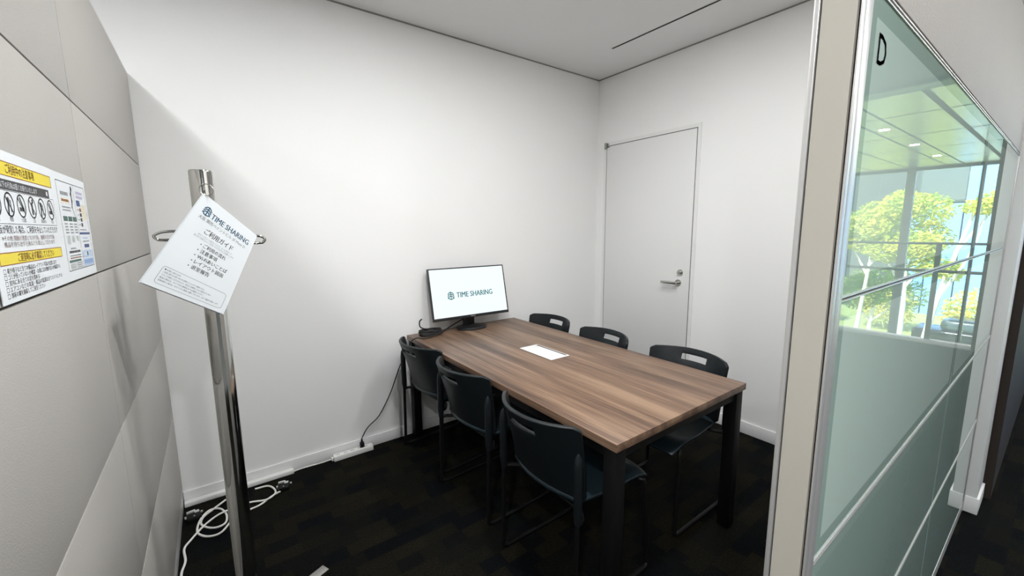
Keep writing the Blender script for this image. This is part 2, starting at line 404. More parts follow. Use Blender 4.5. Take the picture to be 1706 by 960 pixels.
for z in gz[1:]:
    b = B(); b.box(XG0, XG1, YD - .002, YD + .010, z + .0018, z + .0040); b.box(XG0, XG1, YD - .002, YD + .010, z - .0040, z - .0018); b.build('rail', ALU, wf)
    box('rail_groove', DARK, XG0, XG1, YD + .002, YD + .011, z - .002, z + .002, wf)
box('pane_joint', DARK, XGM - .003, XGM + .003, YD + .002, YD + .011, .055, 1.744, wf)
box('head_panel', BEIGE, XG0, XG1 - .012, YD - .002, YD + .012, 1.752, ZC - .002, wf, .0015)
box('inner_panel', PANEL, XG0, -.005, -2.412, -2.408, .02, H - .012, wf)
# letter on the glass
def glass_place(x, y, layer): return (XG0 + x / 1000, YD - .0006, 1.744 - y / 1000)
pd = Print(glass_place); pd.text(('room_letter', INKG, 0), 'D', 46, 86, 57, width=40, bold=.15); pd.build(wf)

# white pier at the end of the glass and the dark corridor wall beyond
pier = struct(box('wall_pier', PAINT, XG1 + .002, .27, -2.502, -2.402, 0, H, None, .003), 'white pier at the far end of the glass partition')
box('plinth', PAINT, XG1 - .002, .275, -2.511, -2.402, 0, .085, pier, .003)
struct(box('wall_corridor', BROWN, .28, 10.3, -2.535, -2.40, 0, H), 'dark brown panel wall along the corridor')
struct(box('wall_below_gallery', CONC, 4.15, 10.3, -2.535, -2.40, -4.2, 0), 'grey wall below the gallery')
struct(box('wall_void_side', CONC, 4.0, 4.15, -14, 3, -4.2, -.26), 'grey edge wall below the gallery floor')

# gallery edge with guard rail
struct(box('trim_4', PAINT, 4.05, 4.15, -9, -2.54, 0, .05, None, .004), 'white kerb at the edge of the gallery floor')
gr = thing('guard_rail', 'dark metal guard rail with two bars along the gallery edge, mirrored in the glass', 'railing', (4.1, -5.5, .05))
for z, r in ((1.17, .014), (.84, .018)):
    g = B(); g.tube([(0, -3.4, z), (0, 2.95, z)], r, 10); g.build('rail_bar', FRAMED, gr, True)
for y in (-6.4, -5.3, -4.25, -3.22, -2.62):
    g = B(); g.box(-.022, .022, y + 5.5 - .022, y + 5.5 + .022, 0, 1.17); g.build('rail_post', FRAMED if y != -4.25 else FRAME, gr)

# glazed facade
fw = sempty('window_1', 'glazed facade with slim mullions looking out on the trees')
my = [-3.33, -3.55, -4.66, -5.75, -6.85, -7.95, -9.05, -10.2]
for k, y in enumerate(my):
    hw = .075 if k == 2 else .025
    box('mullion', FRAME if k == 2 else FRAMED, 10.24, 10.36, y - hw, y + hw, -4.2, H, fw)
for z in (-4.15, -1.75, H - .03):
    box('transom', FRAMED, 10.25, 10.35, my[-1], my[0], z - .03, z + .03, fw)
for ya, yb in zip(my, my[1:]):
    for za, zb in ((-4.12, -1.78), (-1.72, H - .06)):
        box('pane', WGLASS, 10.295, 10.305, yb + .03, ya - .03, za, zb, fw)
struct(box('wall_facade_end', FRAME, 10.1, 10.35, -3.30, -2.54, -4.2, H), 'grey-green wall strip beside the glazed facade')
struct(box('wall_facade_side', CONC, 10.25, 10.4, -14.0, my[-1], -4.2, H), 'grey wall beside the glazed facade')
struct(box('wall_hall_end', WALL, 4.15, 10.4, -12.15, -12.0, -4.2, H), 'white end wall of the hall')

# ================================================================= LIGHTS
def downlight(x, y, watts, label, group, spread=180, col=(.985, .995, 1.0)):
    t = thing('downlight', label, 'light', (x, y, H), 0, group)
    b = B(); b.lathe([(.066, -.004), (.060, -.006), (.052, -.001), (.052, .0), (.066, 0)], 28); b.build('trim_ring', PAINT, t, True)
    b = B(); b.lathe([(.051, -.0022), (.051, -.0005)], 28); b.build('lens', LENS, t)
    L = bpy.data.lights.new('downlight_lamp', 'AREA'); L.shape = 'DISK'; L.size = .11; L.energy = watts; L.color = col; L.spread = math.radians(spread)
    lo = bpy.data.objects.new('downlight_lamp', L); COL.objects.link(lo); lo.parent = t; lo.location = (0, 0, -.012)
    return t
downlight(-2.18, -1.30, ROOM_W * 1.15, 'round ceiling downlight above the near long side of the table', 'meeting room downlights')
downlight(-1.30, -1.38, ROOM_W * .72, 'round ceiling downlight above the door side of the table', 'meeting room downlights')
downlight(-2.18, -2.10, ROOM_W * 1.15, 'added unseen fill lamp, built as a downlight, just inside the doorway', 'meeting room downlights')  # extra lamp, unseen, added to even out the light on the walls
downlight(-1.30, -2.05, ROOM_W * .8, 'added unseen fill lamp, built as a downlight, just inside the glass partition', 'meeting room downlights')  # likewise an added lamp out of view, for flatter room light
downlight(-3.66, -1.0, NEXT_W, 'round ceiling downlight beyond the left partition', None)
downlight(-3.55, -3.10, 40.0, 'added unseen fill lamp, built as a downlight, outside the doorway of the meeting room', None)  # no known fixture here; lamp added to brighten the partition end and back wall
for k in range(8):
    downlight(-4.33 + 1.785 * k, -3.965, HALL_W, 'round corridor downlight, %s from the partition end of the ceiling row' % ('first', 'second', 'third', 'fourth', 'fifth', 'sixth', 'seventh', 'eighth')[k], 'corridor downlights')

# ================================================================= TABLE
tb = thing('meeting_table', 'walnut-topped meeting table with black square steel legs and white cable flap', 'table', ((TX0 + TX1) / 2, (TY0 + TY1) / 2, 0))
hx, hyy = (TX1 - TX0) / 2, (TY1 - TY0) / 2
box('tabletop', WOOD, -hx, hx, -hyy, hyy, TZ - .030, TZ, tb, .0015)
for sx in (-1, 1):
    for sy in (-1, 1):
        cx, cy = sx * (hx - .034), sy * (hyy - .036)
        lg = box('leg', BLACKM, cx - .027, cx + .027, cy - .027, cy + .027, .008, TZ - .031, tb, .003)
        box('foot_pad', BLACKR, cx - .02, cx + .02, cy - .02, cy + .02, 0, .008, lg)
for s in (-1, 1):
    box('apron', BLACKM, s * (hx - .034) - .015, s * (hx - .034) + .015, -hyy + .063, hyy - .063, TZ - .075, TZ - .031, tb)
    box('apron', BLACKM, -hx + .061, hx - .061, s * (hyy - .036) - .015, s * (hyy - .036) + .015, TZ - .075, TZ - .031, tb)
fl = B(); fl.box(-.068, .068, -.142, .142, TZ, TZ + .003, .001)
flap = fl.build('cable_flap', WHITEP, tb, True, (.032, .036, 0))
box('flap_slot', DARK, .050, .060, -.128, .128, TZ + .0025, TZ + .0036, flap)

# ================================================================= CHAIRS
def make_chair():
    root = bpy.data.objects.new('stacking_chair', None); COL.objects.link(root)
    # backrest with a handle slot
    W = .225; xs_ = [-1, -.975, -.90, -.78, -.64, -.5, -.335, -.17, 0, .17, .335, .5, .64, .78, .90, .975, 1]
    zs_ = [0, .03, .12, .3, .5, .66, .80, .895, .95, .985, 1.0]
    V, F, idx = [], [], {}
    for j, t in enumerate(zs_):
        for i, u in enumerate(xs_):
            a = abs(u)
            top = .762 - .004 * u * u - .016 * max(0, (a - .90) / .10) ** 2
            bot = .440 + .028 * max(0, (a - .80) / .2) ** 2
            z = bot + (top - bot) * t
            wd = W * (.94 + .06 * t)
            y = -.182 - .112 * t ** 1.1 + (.042 + .070 * t) * a ** 2.2
            idx[i, j] = len(V); V.append((wd * u, y, z))
    for j in range(len(zs_) - 1):
        for i in range(len(xs_) - 1):
            if abs(xs_[i] + xs_[i + 1]) / 2 < .335 and 6 <= j <= 6: continue
            F.append((idx[i, j], idx[i + 1, j], idx[i + 1, j + 1], idx[i, j + 1]))
    back = raw('backrest', V, F, PLAST, root)
    for p in back.data.polygons: p.use_smooth = True
    so = back.modifiers.new('thick', 'SOLIDIFY'); so.thickness = .016; so.offset = 0
    bv = back.modifiers.new('edge', 'BEVEL'); bv.width = .004; bv.segments = 2; bv.limit_method = 'ANGLE'
    # seat
    V, F, idx = [], [], {}
    us = [-1, -.97, -.85, -.6, -.3, 0, .3, .6, .85, .97, 1]; ts = [0, .03, .1, .3, .5, .7, .85, .93, .98, 1]
    for j, t in enumerate(ts):
        for i, u in enumerate(us):
            a = abs(u)
            z = .440 - .012 * (1 - a * a) * math.sin(math.pi * min(1, t * 1.15)) - .032 * max(0, (t - .8) / .2) ** 2 + .012 * (1 - t) ** 4 - .010 * a ** 8
            wd = .208 * (.93 + .07 * min(1, t * 2)) * (1 - .06 * max(0, (t - .9) / .1) ** 2)
            y = -.205 + .452 * t - .02 * a ** 4 * t + .045 * a ** 2.2 * (1 - t)
            idx[i, j] = len(V); V.append((wd * u, y, z))
    for j in range(len(ts) - 1):
        for i in range(len(us) - 1): F.append((idx[i, j], idx[i + 1, j], idx[i + 1, j + 1], idx[i, j + 1]))
    seat = raw('seat', V, F, SEATP, root)
    for p in seat.data.polygons: p.use_smooth = True
    so = seat.modifiers.new('thick', 'SOLIDIFY'); so.thickness = .016; so.offset = 1
    bv = seat.modifiers.new('edge', 'BEVEL'); bv.width = .004; bv.segments = 2; bv.limit_method = 'ANGLE'
    for s in (-1, 1):
        x = s * .226
        b = B(); b.tube(smoothpath([(x, -.196, .60), (x, -.197, .45), (x, -.200, .25), (x, -.204, .05), (x, -.200, .022), (x, -.176, .0105)], 4), .0095, 10); b.build('rear_leg', BLACKM, root, True)
        b = B(); b.tube([(x, -.176, .0105), (x, .200, .0105)], .0095, 10); b.build('floor_runner', BLACKM, root, True)
        b = B(); b.tube(smoothpath([(x, .200, .0105), (x, .221, .022), (x, .223, .05), (x * .98, .208, .25), (x * .96, .198, .395), (x * .90, .186, .414), (x * .76, .182, .414)], 4), .0095, 10); b.build('front_leg', BLACKM, root, True)
        b = B(); b.tube([(x, -.196, .40), (x, -.197, .44), (x, -.197, .62), (x, -.197, .650), (x, -.197, .668)], 0, 12, True, [.0125, .0165, .0155, .012, .004])
        b.build('back_post', PLAST, root, True)
        b = B(); b.tube(smoothpath([(x, -.198, .40), (x * .97, -.17, .402), (x * .8, -.14, .408)], 4), .009, 8); b.build('seat_bracket', BLACKM, root, True)
        b = B(); b.box(x * .62 - .012, x * .62 + .012, -.14, .19, .404, .420); b.build('seat_rail', BLACKM, root)
    b = B(); b.tube([(-.175, .182, .412), (.175, .182, .412)], .009, 8); b.build('cross_bar', BLACKM, root, True)
    b = B(); b.tube([(-.175, -.14, .408), (.175, -.14, .408)], .009, 8); b.build('cross_bar', BLACKM, root, True)
    return root
def copy_tree(o, parent=None):
    c = o.copy(); COL.objects.link(c); c.parent = parent
    for ch in list(o.children): copy_tree(ch, c)
    return c
chair0 = make_chair(); used = False
spots = [(-1.745, -.345, -84, 'dark plastic chair on the near long side of the table, closest to the back wall'),
         (-1.752, -.880, -87, 'dark plastic chair in the middle of the near long side of the table'),
         (-1.760, -1.495, -90, 'dark plastic chair at the front end of the near long side of the table'),
         (-1.060, -.332, 90, 'dark plastic chair on the door side of the table, farthest, next to the monitor'),
         (-1.085, -.870, 83, 'dark plastic chair on the door side, middle one, backrest in front of the door'),
         (-1.070, -1.470, 90, 'dark plastic chair on the door side, nearest, backrest beside the table corner')]
for x, y, a, lab in spots:
    c = chair0 if not used else copy_tree(chair0); used = True
    c.location = (x, y, 0); c.rotation_euler = (0, 0, math.radians(a)); tag(c, lab, 'chair', 'stacking chairs pushed in around the table')

# ================================================================= MONITOR
mo = thing('computer_monitor', 'black widescreen monitor on the table showing a white screen with dark lettering', 'monitor', (-1.43, -.118, TZ + .0005))
rotm = Matrix.Rotation(math.radians(-2.3), 4, 'Z') @ Matrix.Rotation(math.radians(-12.5), 4, 'X')
def part_at(o):
    o.matrix_local = Matrix.Translation((.001, .013, .262)) @ rotm; return o
MW, MH = .305, .1825
body = part_at(B().box(-MW, MW, .0, .022, -MH, MH, .003).build('housing', BLACKP, mo, True))
hump = B(); hump.box(-.16, .16, .022, .05, -.14, .05, .012); hump.build('rear_housing', BLACKP, body, True)
bz = B(); bz.box(-MW, MW, -.004, 0, MH - .008, MH, .001); bz.box(-MW, -MW + .008, -.004, 0, -MH, MH, .001); bz.box(MW - .008, MW, -.004, 0, -MH, MH, .001); bz.box(-MW, MW, -.005, 0, -MH, -MH + .020, .001)
bez = bz.build('bezel', BLACKP, body, True)
box('maker_badge', INKG, -.018, .018, -.0056, -.005, -MH + .008, -MH + .013, bez)
scr = box('screen', SCREEN, -MW + .008, MW - .008, -.002, 0, -MH + .020, MH - .008, body)
def scr_place(x, y, layer): return ((x - 305) / 1000, -.0026, (182.5 - y) / 1000)
ps = Print(scr_place)
ps.text(('lettering', SCRINK, 0), 'TIME SHARING', 196, 214, 54, width=292, bold=1.1)
tree_logo(ps, ('tree_mark', SCRINK, 0), 126, 168, 56, 6.2); ps.build(scr)
nk = B(); nk.box(-.045, .045, .03, .05, .012, .20, .006); nk.build('stand_neck', BLACKP, mo, True)
bs = B(); bs.lathe([(.118, 0), (.118, .008), (.112, .013), (.05, .018)], 40)
base = bs.build('stand_base', BLACKP, mo, True); base.scale = (1, .72, 1)

# ================================================================= CABLES
def cable(name, label, pts, r, m, plug=None):
    o = B(); o.tube(smoothpath(pts, 6), r, 8); ob = o.build(name, m, None, True); return tag(ob, label, 'cable')
# black coil by the monitor
zc = TZ + .006; coil = []
for k in range(58):
    a = k / 12 * 2 * math.pi; coil.append((-1.762 + (.078 + .004 * math.sin(k * 1.7)) * math.cos(a), -.135 + .040 * math.sin(a), zc + .0075 * (k / 12)))
pts = [(-1.45, -.075, .80), (-1.52, -.06, .765), (-1.62, -.085, zc + .004)] + coil + [(-1.80, -.07, zc + .04), (-1.805, -.06, zc + .08), (-1.79, -.065, .83)]
cable('monitor_cable', 'black cable coiled on the table beside the monitor stand', pts, .0045, BLACKR)
P = [Vector((-1.70, -.185, zc + .02)), Vector((-1.79, -.20, zc)), Vector((-1.845, -.205, zc)), Vector((-1.885, -.18, zc + .004)), Vector((-1.912, -.145, .70)), Vector((-1.93, -.12, .62))]
for px, py, y in ((668, 606, -.09), (661, 625, -.06), (650, 656, -.035), (632, 692, -.03), (613, 712, -.035), (604, 728, -.042)): P.append(at(px, py, 1, y))
pl = at(603, 738, 1, -.045); P.append(Vector((pl.x, -.045, .085)))
pc = thing('power_cable', 'thin black power cord hanging from the table to the white power strip', 'cable', (pl.x, -.045, .0))
def rel(L, o): return [Vector(p) - Vector(o) for p in L]
b = B(); b.tube(smoothpath(rel(P, pc.location), 6), .0036, 8); b.build('cord', BLACKR, pc, True)
b = B(); b.box(-.013, .013, -.012, .012, .034, .068, .004); b.tube([(0, 0, .066), (0, 0, .088)], 0, 10, True, [.009, .005]); b.build('plug', BLACKP, pc, True)
# power strip on the floor
sx0, sx1 = -2.41, -2.165
st = thing('power_strip', 'white power strip lying on the carpet against the baseboard', 'power strip', ((sx0 + sx1) / 2, -.045, 0))
hl = (sx1 - sx0) / 2
stb = box('strip_body', WHITEP, -hl, hl, -.022, .022, .001, .034, st, .004)
for k in range(5):
    cx = -hl + .03 + k * .043
    b = B(); b.box(cx - .007, cx - .004, -.008, .004, .0335, .0345); b.box(cx + .004, cx + .007, -.008, .004, .0335, .0345); b.build('outlet', DARK, stb)
box('strip_end', WHITEP, -hl - .012, -hl, -.012, .012, .006, .026, st, .003)
P = [(sx0 - .01, -.045, .015), (sx0 - .08, -.034, .008), (sx0 - .17, -.024, .006), (-2.64, -.03, .006), (-2.70, -.044, .012)]
cable('strip_lead', 'white lead running along the baseboard from the power strip to the floor duct', P, .004, CABLEW)
# floor duct
du = thing('cable_duct', 'white cable duct on the floor along the baseboard, behind the coat stand', 'duct', (-2.89, -.03, 0))
d0 = box('duct_cover', WHITEP, XC + .002 + 2.89, .255, -.018, .017, .001, .026, du, .004)
box('duct_end', WHITEP, .255, .259, -.016, .015, .001, .024, du, .001)
def floorpts(L, z=.006): return [at(px, py, 2, z) for px, py in L]
cable('white_cable', 'white cable looped twice on the carpet behind the coat stand', floorpts([(376, 833), (355, 849), (339, 862), (335, 873), (345, 879), (361, 879), (376, 871), (377, 857), (367, 848), (350, 850), (336, 863), (329, 879), (331, 890), (348, 894), (369, 887), (388, 866), (415, 850), (434, 841), (453, 827), (468, 818)]), .0048, CABLEW)
L2 = floorpts([(292, 975), (300, 955), (309, 935), (307, 915), (319, 899), (338, 878), (359, 861), (378, 851), (413, 838), (443, 833), (458, 823), (457, 815), (446, 810), (425, 815)], .013)
L2[0].x = L2[1].x = max(L2[1].x, XC + .012)
cable('white_cable', 'white cable winding from the left partition past the coat stand pole', L2, .0048, CABLEW)
def adapter(px, py, rz, label):
    p = at(px, py, 2, 0); t = thing('cable_adapter', label, 'adapter', (p.x, p.y, 0), math.radians(rz), 'small adapters on the floor')
    box('adapter_body', BLACKM, -.028, .028, -.045, .022, .001, .024, t, .004)
    sv = mat('bright_plated_metal', (.78, .79, .78), .32, .6)
    b = B(); b.box(-.026, .010, .004, .016, .023, .033, .002); b.box(.004, .024, -.008, .010, .023, .029, .002); b.box(-.036, -.028, -.004, .010, .004, .014, .001); b.box(.030, .040, .010, .018, .003, .012, .001); b.build('metal_clip', sv, t, True)
    b = B(); b.tube([(0, -.03, .023), (0, -.03, .0255)], .004, 10); b.build('screw', STEEL, t)
adapter(323, 862, 10, 'small black adapter with metal clip in the corner by the left partition')
adapter(473, 812, -8, 'small black adapter with metal clip at the end of the looped white cable')

# ================================================================= COAT STAND
px_, py_ = -2.9155, -1.042; PH = 1.62
cs = thing('coat_stand', 'polished stainless steel coat stand with wire hooks in front of the left partition', 'coat stand', (px_, py_, 0))
b = B(); b.lathe([(.0315, .03), (.0315, PH - .004), (.0300, PH)], 48); b.build('pole', CHROME, cs, True)
b = B(); b.lathe([(.028, PH), (.028, PH + .0012)], 32); b.build('pole_cap', STEEL, cs)
b = B(); b.lathe([(.045, 0.012), (.045, .034), (.036, .05), (.032, .055)], 32); b.build('pole_socket', STEEL, cs, True)
for k in range(4):
    a = math.radians(23.5 + 90 * k)
    ln = .30
    o = B().box(0.02, ln, -.021, .021, .003, .024, .003).build('foot', STEEL, cs, True); o.rotation_euler = (0, 0, a)
def hook(a, z, ln):
    a = math.radians(a); d = Vector((math.cos(a), math.sin(a), 0))
    pts = [d * .028 + Vector((0, 0, z + .018)), d * .052 + Vector((0, 0, z + .004)), d * .066 + Vector((0, 0, z + .013)), d * (ln - .022) + Vector((0, 0, z + .012)), d * ln + Vector((0, 0, z + .002)), d * (ln - .004) + Vector((0, 0, z - .008)), d * (ln - .02) + Vector((0, 0, z - .012)), d * .03 + Vector((0, 0, z - .010))]
    o = B(); o.tube(smoothpath(pts, 5), .0042, 10); o.build('wire_hook', CHROME, cs, True)
hook(180, 1.424, .128); hook(0, 1.409, .152); hook(90, 1.405, .13)
o = B(); o.tube(smoothpath([(.004, -.028, 1.550), (.004, -.045, 1.548), (.004, -.060, 1.556), (.004, -.062, 1.572)], 5), .003, 8); o.build('sign_hook', CHROME, cs, True)

# ================================================================= HANGING GUIDE SHEET
c_tl, c_tr, c_br, c_bl = at(340, 322, 1, -1.112), at(428, 393, 1, -1.045), at(372, 524, 1, -1.128), at(233, 470, 1, -1.215)
SW, SH = 212.0, 300.0
nrm = (c_tr - c_tl).cross(c_bl - c_tl).normalized()
if nrm.dot(CAM - c_tl) < 0: nrm = -nrm
sg = thing('hanging_guide_sheet', 'white laminated user guide hanging tilted by one corner from the coat stand', 'sign', c_tl)
def sheet_pt(x, y, off):
    u, v = x / SW, y / SH
    p = c_tl * (1 - u) * (1 - v) + c_tr * u * (1 - v) + c_br * u * v + c_bl * (1 - u) * v
    return p + nrm * off - c_tl
def sheet(name, inset, off0, off1, m, shift=(0, 0)):
    n = 8; V, F = [], []
    for off in (off1, off0):
        for j in range(n + 1):
            for i in range(n + 1): V.append(sheet_pt(inset + (SW - 2 * inset) * i / n + shift[0], inset + (SH - 2 * inset) * j / n + shift[1], off))
    N = (n + 1) ** 2; I = lambda i, j, k=0: k * N + j * (n + 1) + i
    for j in range(n):
        for i in range(n):
            F.append((I(i, j), I(i, j + 1), I(i + 1, j + 1), I(i + 1, j))); F.append((I(i, j, 1), I(i + 1, j, 1), I(i + 1, j + 1, 1), I(i, j + 1, 1)))
    for i in range(n):
        F += [(I(i, 0), I(i + 1, 0), I(i + 1, 0, 1), I(i, 0, 1)), (I(i + 1, n), I(i, n), I(i, n, 1), I(i + 1, n, 1)), (I(0, i + 1), I(0, i), I(0, i, 1), I(0, i + 1, 1)), (I(n, i), I(n, i + 1), I(n, i + 1, 1), I(n, i, 1))]
    return raw(name, V, F, m, sg)
sh = sheet('front_sheet', 0, 0, .0009, LAMIN)
sheet('rear_sheet', 1, -.0050, -.0041, LAMIN, (-2, 2.5))
pr = Print(lambda x, y, l: sheet_pt(x, y, .0011 + .0002 * l))
K = ('black_lettering', INK, 0); G = ('grey_lettering', INKG, 0); T = ('blue_lettering', INKB, 0); L_ = ('box_outline', INKG, 0)
pr.text(T, 'TIME SHARING', 54, 51, 25, width=140, bold=.5); tree_logo(pr, ('tree_mark', INKB, 0), 24, 24, 29, 3.4)
pr.text(G, '大阪 関西ペイントビル 2F Meet D', 23, 68, 12.5, width=166, bold=.12)
pr.text(K, 'ご利用ガイド', 60, 100, 20, width=96, bold=.35)
pr.text(G, '本ガイドをよくお読みいただき、ルールを守って', 48, 113, 7, width=112)
pr.text(G, '皆さまで気持ちよくご利用いただけますようお願いします。', 40, 121, 7, width=132)
for k, s in enumerate(('ご利用の流れ', '注意事項', 'Wi-Fiあいことば', 'レイアウト図面', '退室報告')):
    yy = 139 + 18 * k
    pr.disc(K, 70, yy - 5, 1.7); pr.text(K, s, 78, yy, 14.5, width=(72, 52, 92, 88, 52)[k], bold=.25)
def rrect(p, key, x0, y0, x1, y1, r, wd):
    q = []
    for cx, cy, a0 in ((x1 - r, y0 + r, -90), (x1 - r, y1 - r, 0), (x0 + r, y1 - r, 90), (x0 + r, y0 + r, 180)):
        for k in range(6): a = math.radians(a0 + 18 * k); q.append((cx + r * math.cos(a), cy + r * math.sin(a)))
    p.line(key, q, wd, True)
rrect(pr, L_, 22, 236, 198, 287, 8, 1.0)
pr.rect(K, 28, 242, 31.5, 245.5); pr.text(K, 'お問い合わせ先', 33, 246, 5.2)
for k, (s, wd) in enumerate((('ご利用に関するお問い合わせは専用フォームよりご連絡ください', 110), ('スタッフが常駐しておりませんので、対応までお時間をいただく場合がございます', 130), ('緊急の場合は、ガイド内の連絡先までお電話ください', 112), ('営業時間のご案内は、本ガイドの二頁目に記載しております。必ずご確認をお願いします', 158))):
    pr.text(K, s, 28, 254 + 8.2 * k, 5.4, width=wd)
pr.build(sg)
b = B(); ringc = sheet_pt(8, 6, 0)
b.tube([Vector((.006, 0, .010)) + Vector((.017 * math.cos(a), -.004 + .006 * math.sin(a * .5), .017 * math.sin(a))) for a in [2 * math.pi * k / 20 for k in range(21)]], .0013, 8); b.build('binder_ring', STEEL, sg, True)

# ================================================================= NOTICES ON THE LEFT PARTITION
def notice(name, label, y0, y1, z0, z1, off):
    t = thing(name, label, 'notice', (XC + off, y1, z1), 0, 'laminated notices on the left partition')
    box('sheet', LAMIN, 0, .0009, y0 - y1, 0, z0 - z1, 0, t)
    # text runs towards +y as seen from the room: left edge is y0
    return t, Print(lambda x, y, l: (.0010 + .00015 * l, (y0 - y1) + x / 1000, -y / 1000))
n2, p2 = notice('notice_sheet', 'white notice with small green and blue diagrams, right of the yellow-banded one', -1.520, -1.2195, 1.339, 1.556, .0004)
n1, p1 = notice('notice_sheet', 'white notice with two yellow heading bands and a row of prohibition icons', -1.806, -1.486, 1.339, 1.556, .0016)
Y = ('yellow_band', INKY, 0); R_ = ('rust_lettering', INKR, 1); O = ('band_outline', INKR, 1); K = ('black_lettering', INK, 0); PK = ('pink_lettering', INKP, 0); IC = ('prohibition_icon', INK, 1)
def band(p, x0, y0, x1, y1):
    p.rect(Y, x0, y0, x1, y1); p.line(O, [(x0, y0), (x1, y0), (x1, y1), (x0, y1)], 1.4, True)
band(p1, 14, 16, 308, 36); p1.text(R_, 'ご利用中の注意事項', 92, 31.5, 16, width=124, bold=.4)
p1.rect(('black_bar', INK, 0), 14, 42, 286, 57); p1.text(('white_lettering', LAMIN, 1), '以下の行為は固くお断りいたします', 60, 53.5, 10, width=160)
p1.disc(('white_lettering', LAMIN, 1), 273, 49.5, 4.2)
p1.line(K, [(14, 58), (306, 58), (306, 106), (14, 106)], .8, True)
for k in range(6):
    cx = 36 + 49 * k
    p1.ring(IC, cx, 78, 17, 2.6); p1.line(IC, [(cx - 12, 66), (cx + 12, 90)], 2.4)
    if k % 3 == 0: p1.rect(IC, cx - 4, 70, cx + 3, 90); p1.disc(IC, cx + 4, 68, 4)
    elif k % 3 == 1: p1.disc(IC, cx - 3, 72, 5); p1.line(IC, [(cx - 4, 78), (cx - 7, 91)], 5); p1.line(IC, [(cx + 5, 72), (cx + 5, 88)], 3)
    else: p1.rect(IC, cx - 10, 80, cx + 10, 86); p1.line(IC, [(cx - 3, 66), (cx + 6, 79)], 4)
    p1.text(K, ('火気', '喫煙', '大音量', '土足', '飲酒持込', '宿泊')[k], cx, 102, 7, center=True)
p1.text(K, '違反が発覚した場合、ご利用を中止していただきます', 20, 119, 13, width=284, bold=.3)
p1.text(PK, '※その他 周囲の迷惑となる行為、施設を汚す行為', 36, 130, 8.5, width=240, bold=.15); p1.text(PK, '　備品を持ち出す行為なども禁止しております', 40, 139, 8.5, width=235, bold=.15)
band(p1, 14, 147, 308, 164); p1.text(R_, 'ご退室時に必ず確認してください', 82, 160.5, 14, width=176, bold=.4)
for k, (s, wd) in enumerate((('机や椅子など全ての備品はレイアウト写真の位置に戻す', 232), ('ゴミが残っていないか確認・お席に忘れ物がないか確認する', 250), ('室内にある全ての窓を閉める', 128), ('エアコンなどの電源・備品の電源は全てＯＦＦにする', 252), ('部屋の鍵を施錠してご退室ください', 148))):
    yy = 175.5 + 8.6 * k
    p1.line(K, [(20, yy - 6), (28, yy - 6), (28, yy), (20, yy)], .8, True); p1.text(K, s, 33, yy, 8.6, width=wd, bold=.22)
p1.build(n1)
GN = ('green_block', INKGR, 0); GY = ('grey_block', INKG, 0); NV = ('navy_block', INKN, 0); PB = ('pale_blue_block', INKL, 0); CM = ('cream_block', INKC, 0); LN = ('frame_line', INK, 0); RD = ('rust_block', INKR, 1)
X0 = 62      # the part left of this lies under the neighbouring sheet
p2.line(LN, [(X0, 16), (286, 16), (286, 197), (X0, 197)], 1.6, True); p2.line(LN, [(186, 16), (186, 197)], 1.2)
def lines(key, x0, x1, y0, n, dy, h):
    for k in range(n):
        x = x0
        while x < x1 - 2:
            wd = random.uniform(4, 11); p2.rect(key, x, y0 + dy * k, min(x1, x + wd), y0 + dy * k + h); x += wd + 1.4
lines(GY, 82, 140, 36, 1, 9, 7); p2.rect(CM, 80, 49, 144, 59); lines(('brown_line', INKR, 1), 84, 138, 51, 1, 9, 5); lines(GY, 82, 146, 66, 2, 6, 3)
p2.line(GY, [(172, 26), (163, 38), (166, 52), (160, 66)], 9); p2.line(GY, [(160, 66), (174, 84)], 4); p2.disc(GY, 170, 26, 6)
for k in range(3): p2.rect(GN, 78 + 36 * k, 86, 110 + 36 * k, 96)
for k in range(3): lines(GY, 82 + 36 * k, 106 + 36 * k, 100, 4, 6, 3.2); p2.rect(('mid_grey_block', mat('mid_grey_ink', (.45, .5, .48), .5), 0), 84 + 36 * k, 126, 106 + 36 * k, 143 - 3 * k)
lines(GY, 96, 140, 151, 1, 5, 3); lines(LN, 84, 172, 157, 1, 5, 5); lines(GY, 84, 172, 166, 1, 5, 2.4); lines(('brown_line', INKR, 1), 84, 172, 171, 1, 5, 2.4)
p2.rect(GN, 72, 176, 168, 181); p2.rect(('mid_grey_block', MATS['mid_grey_ink'], 0), 78, 183, 124, 195); lines(GY, 130, 176, 183, 3, 4.4, 2.4)
lines(('lilac_line', mat('lilac_ink', (.45, .42, .60), .5), 0), 206, 266, 28, 2, 10, 6)
p2.rect(NV, 200, 48, 232, 61); p2.rect(CM, 240, 56, 276, 92)
for k in range(4):
    lines(GY, 198, 214, 68 + 11 * k, 1, 4, 2.4); p2.rect(RD if k == 0 else LN, 218, 65 + 11 * k, 234, 73 + 11 * k)
lines(GY, 198, 262, 112, 1, 5, 2.6)
p2.rect(NV, 190, 119, 284, 124); lines(('pale_blue_line', INKL, 0), 214, 262, 130, 1, 6, 4); lines(GY, 210, 268, 138, 1, 6, 3); p2.rect(NV, 216, 146, 262, 154)
p2.rect(PB, 190, 160, 284, 176); p2.rect(PB, 190, 178.5, 284, 195)
for k in range(5): p2.rect(NV if k == 2 else ('white_block', LAMIN, 1), 200 + 16 * k, 163, 208 + 16 * k, 172); p2.rect(('blue_block', mat('blue_ink', (.18, .32, .62), .5), 1), 198 + 16 * k, 181, 208 + 16 * k, 190)
p2.build(n2)

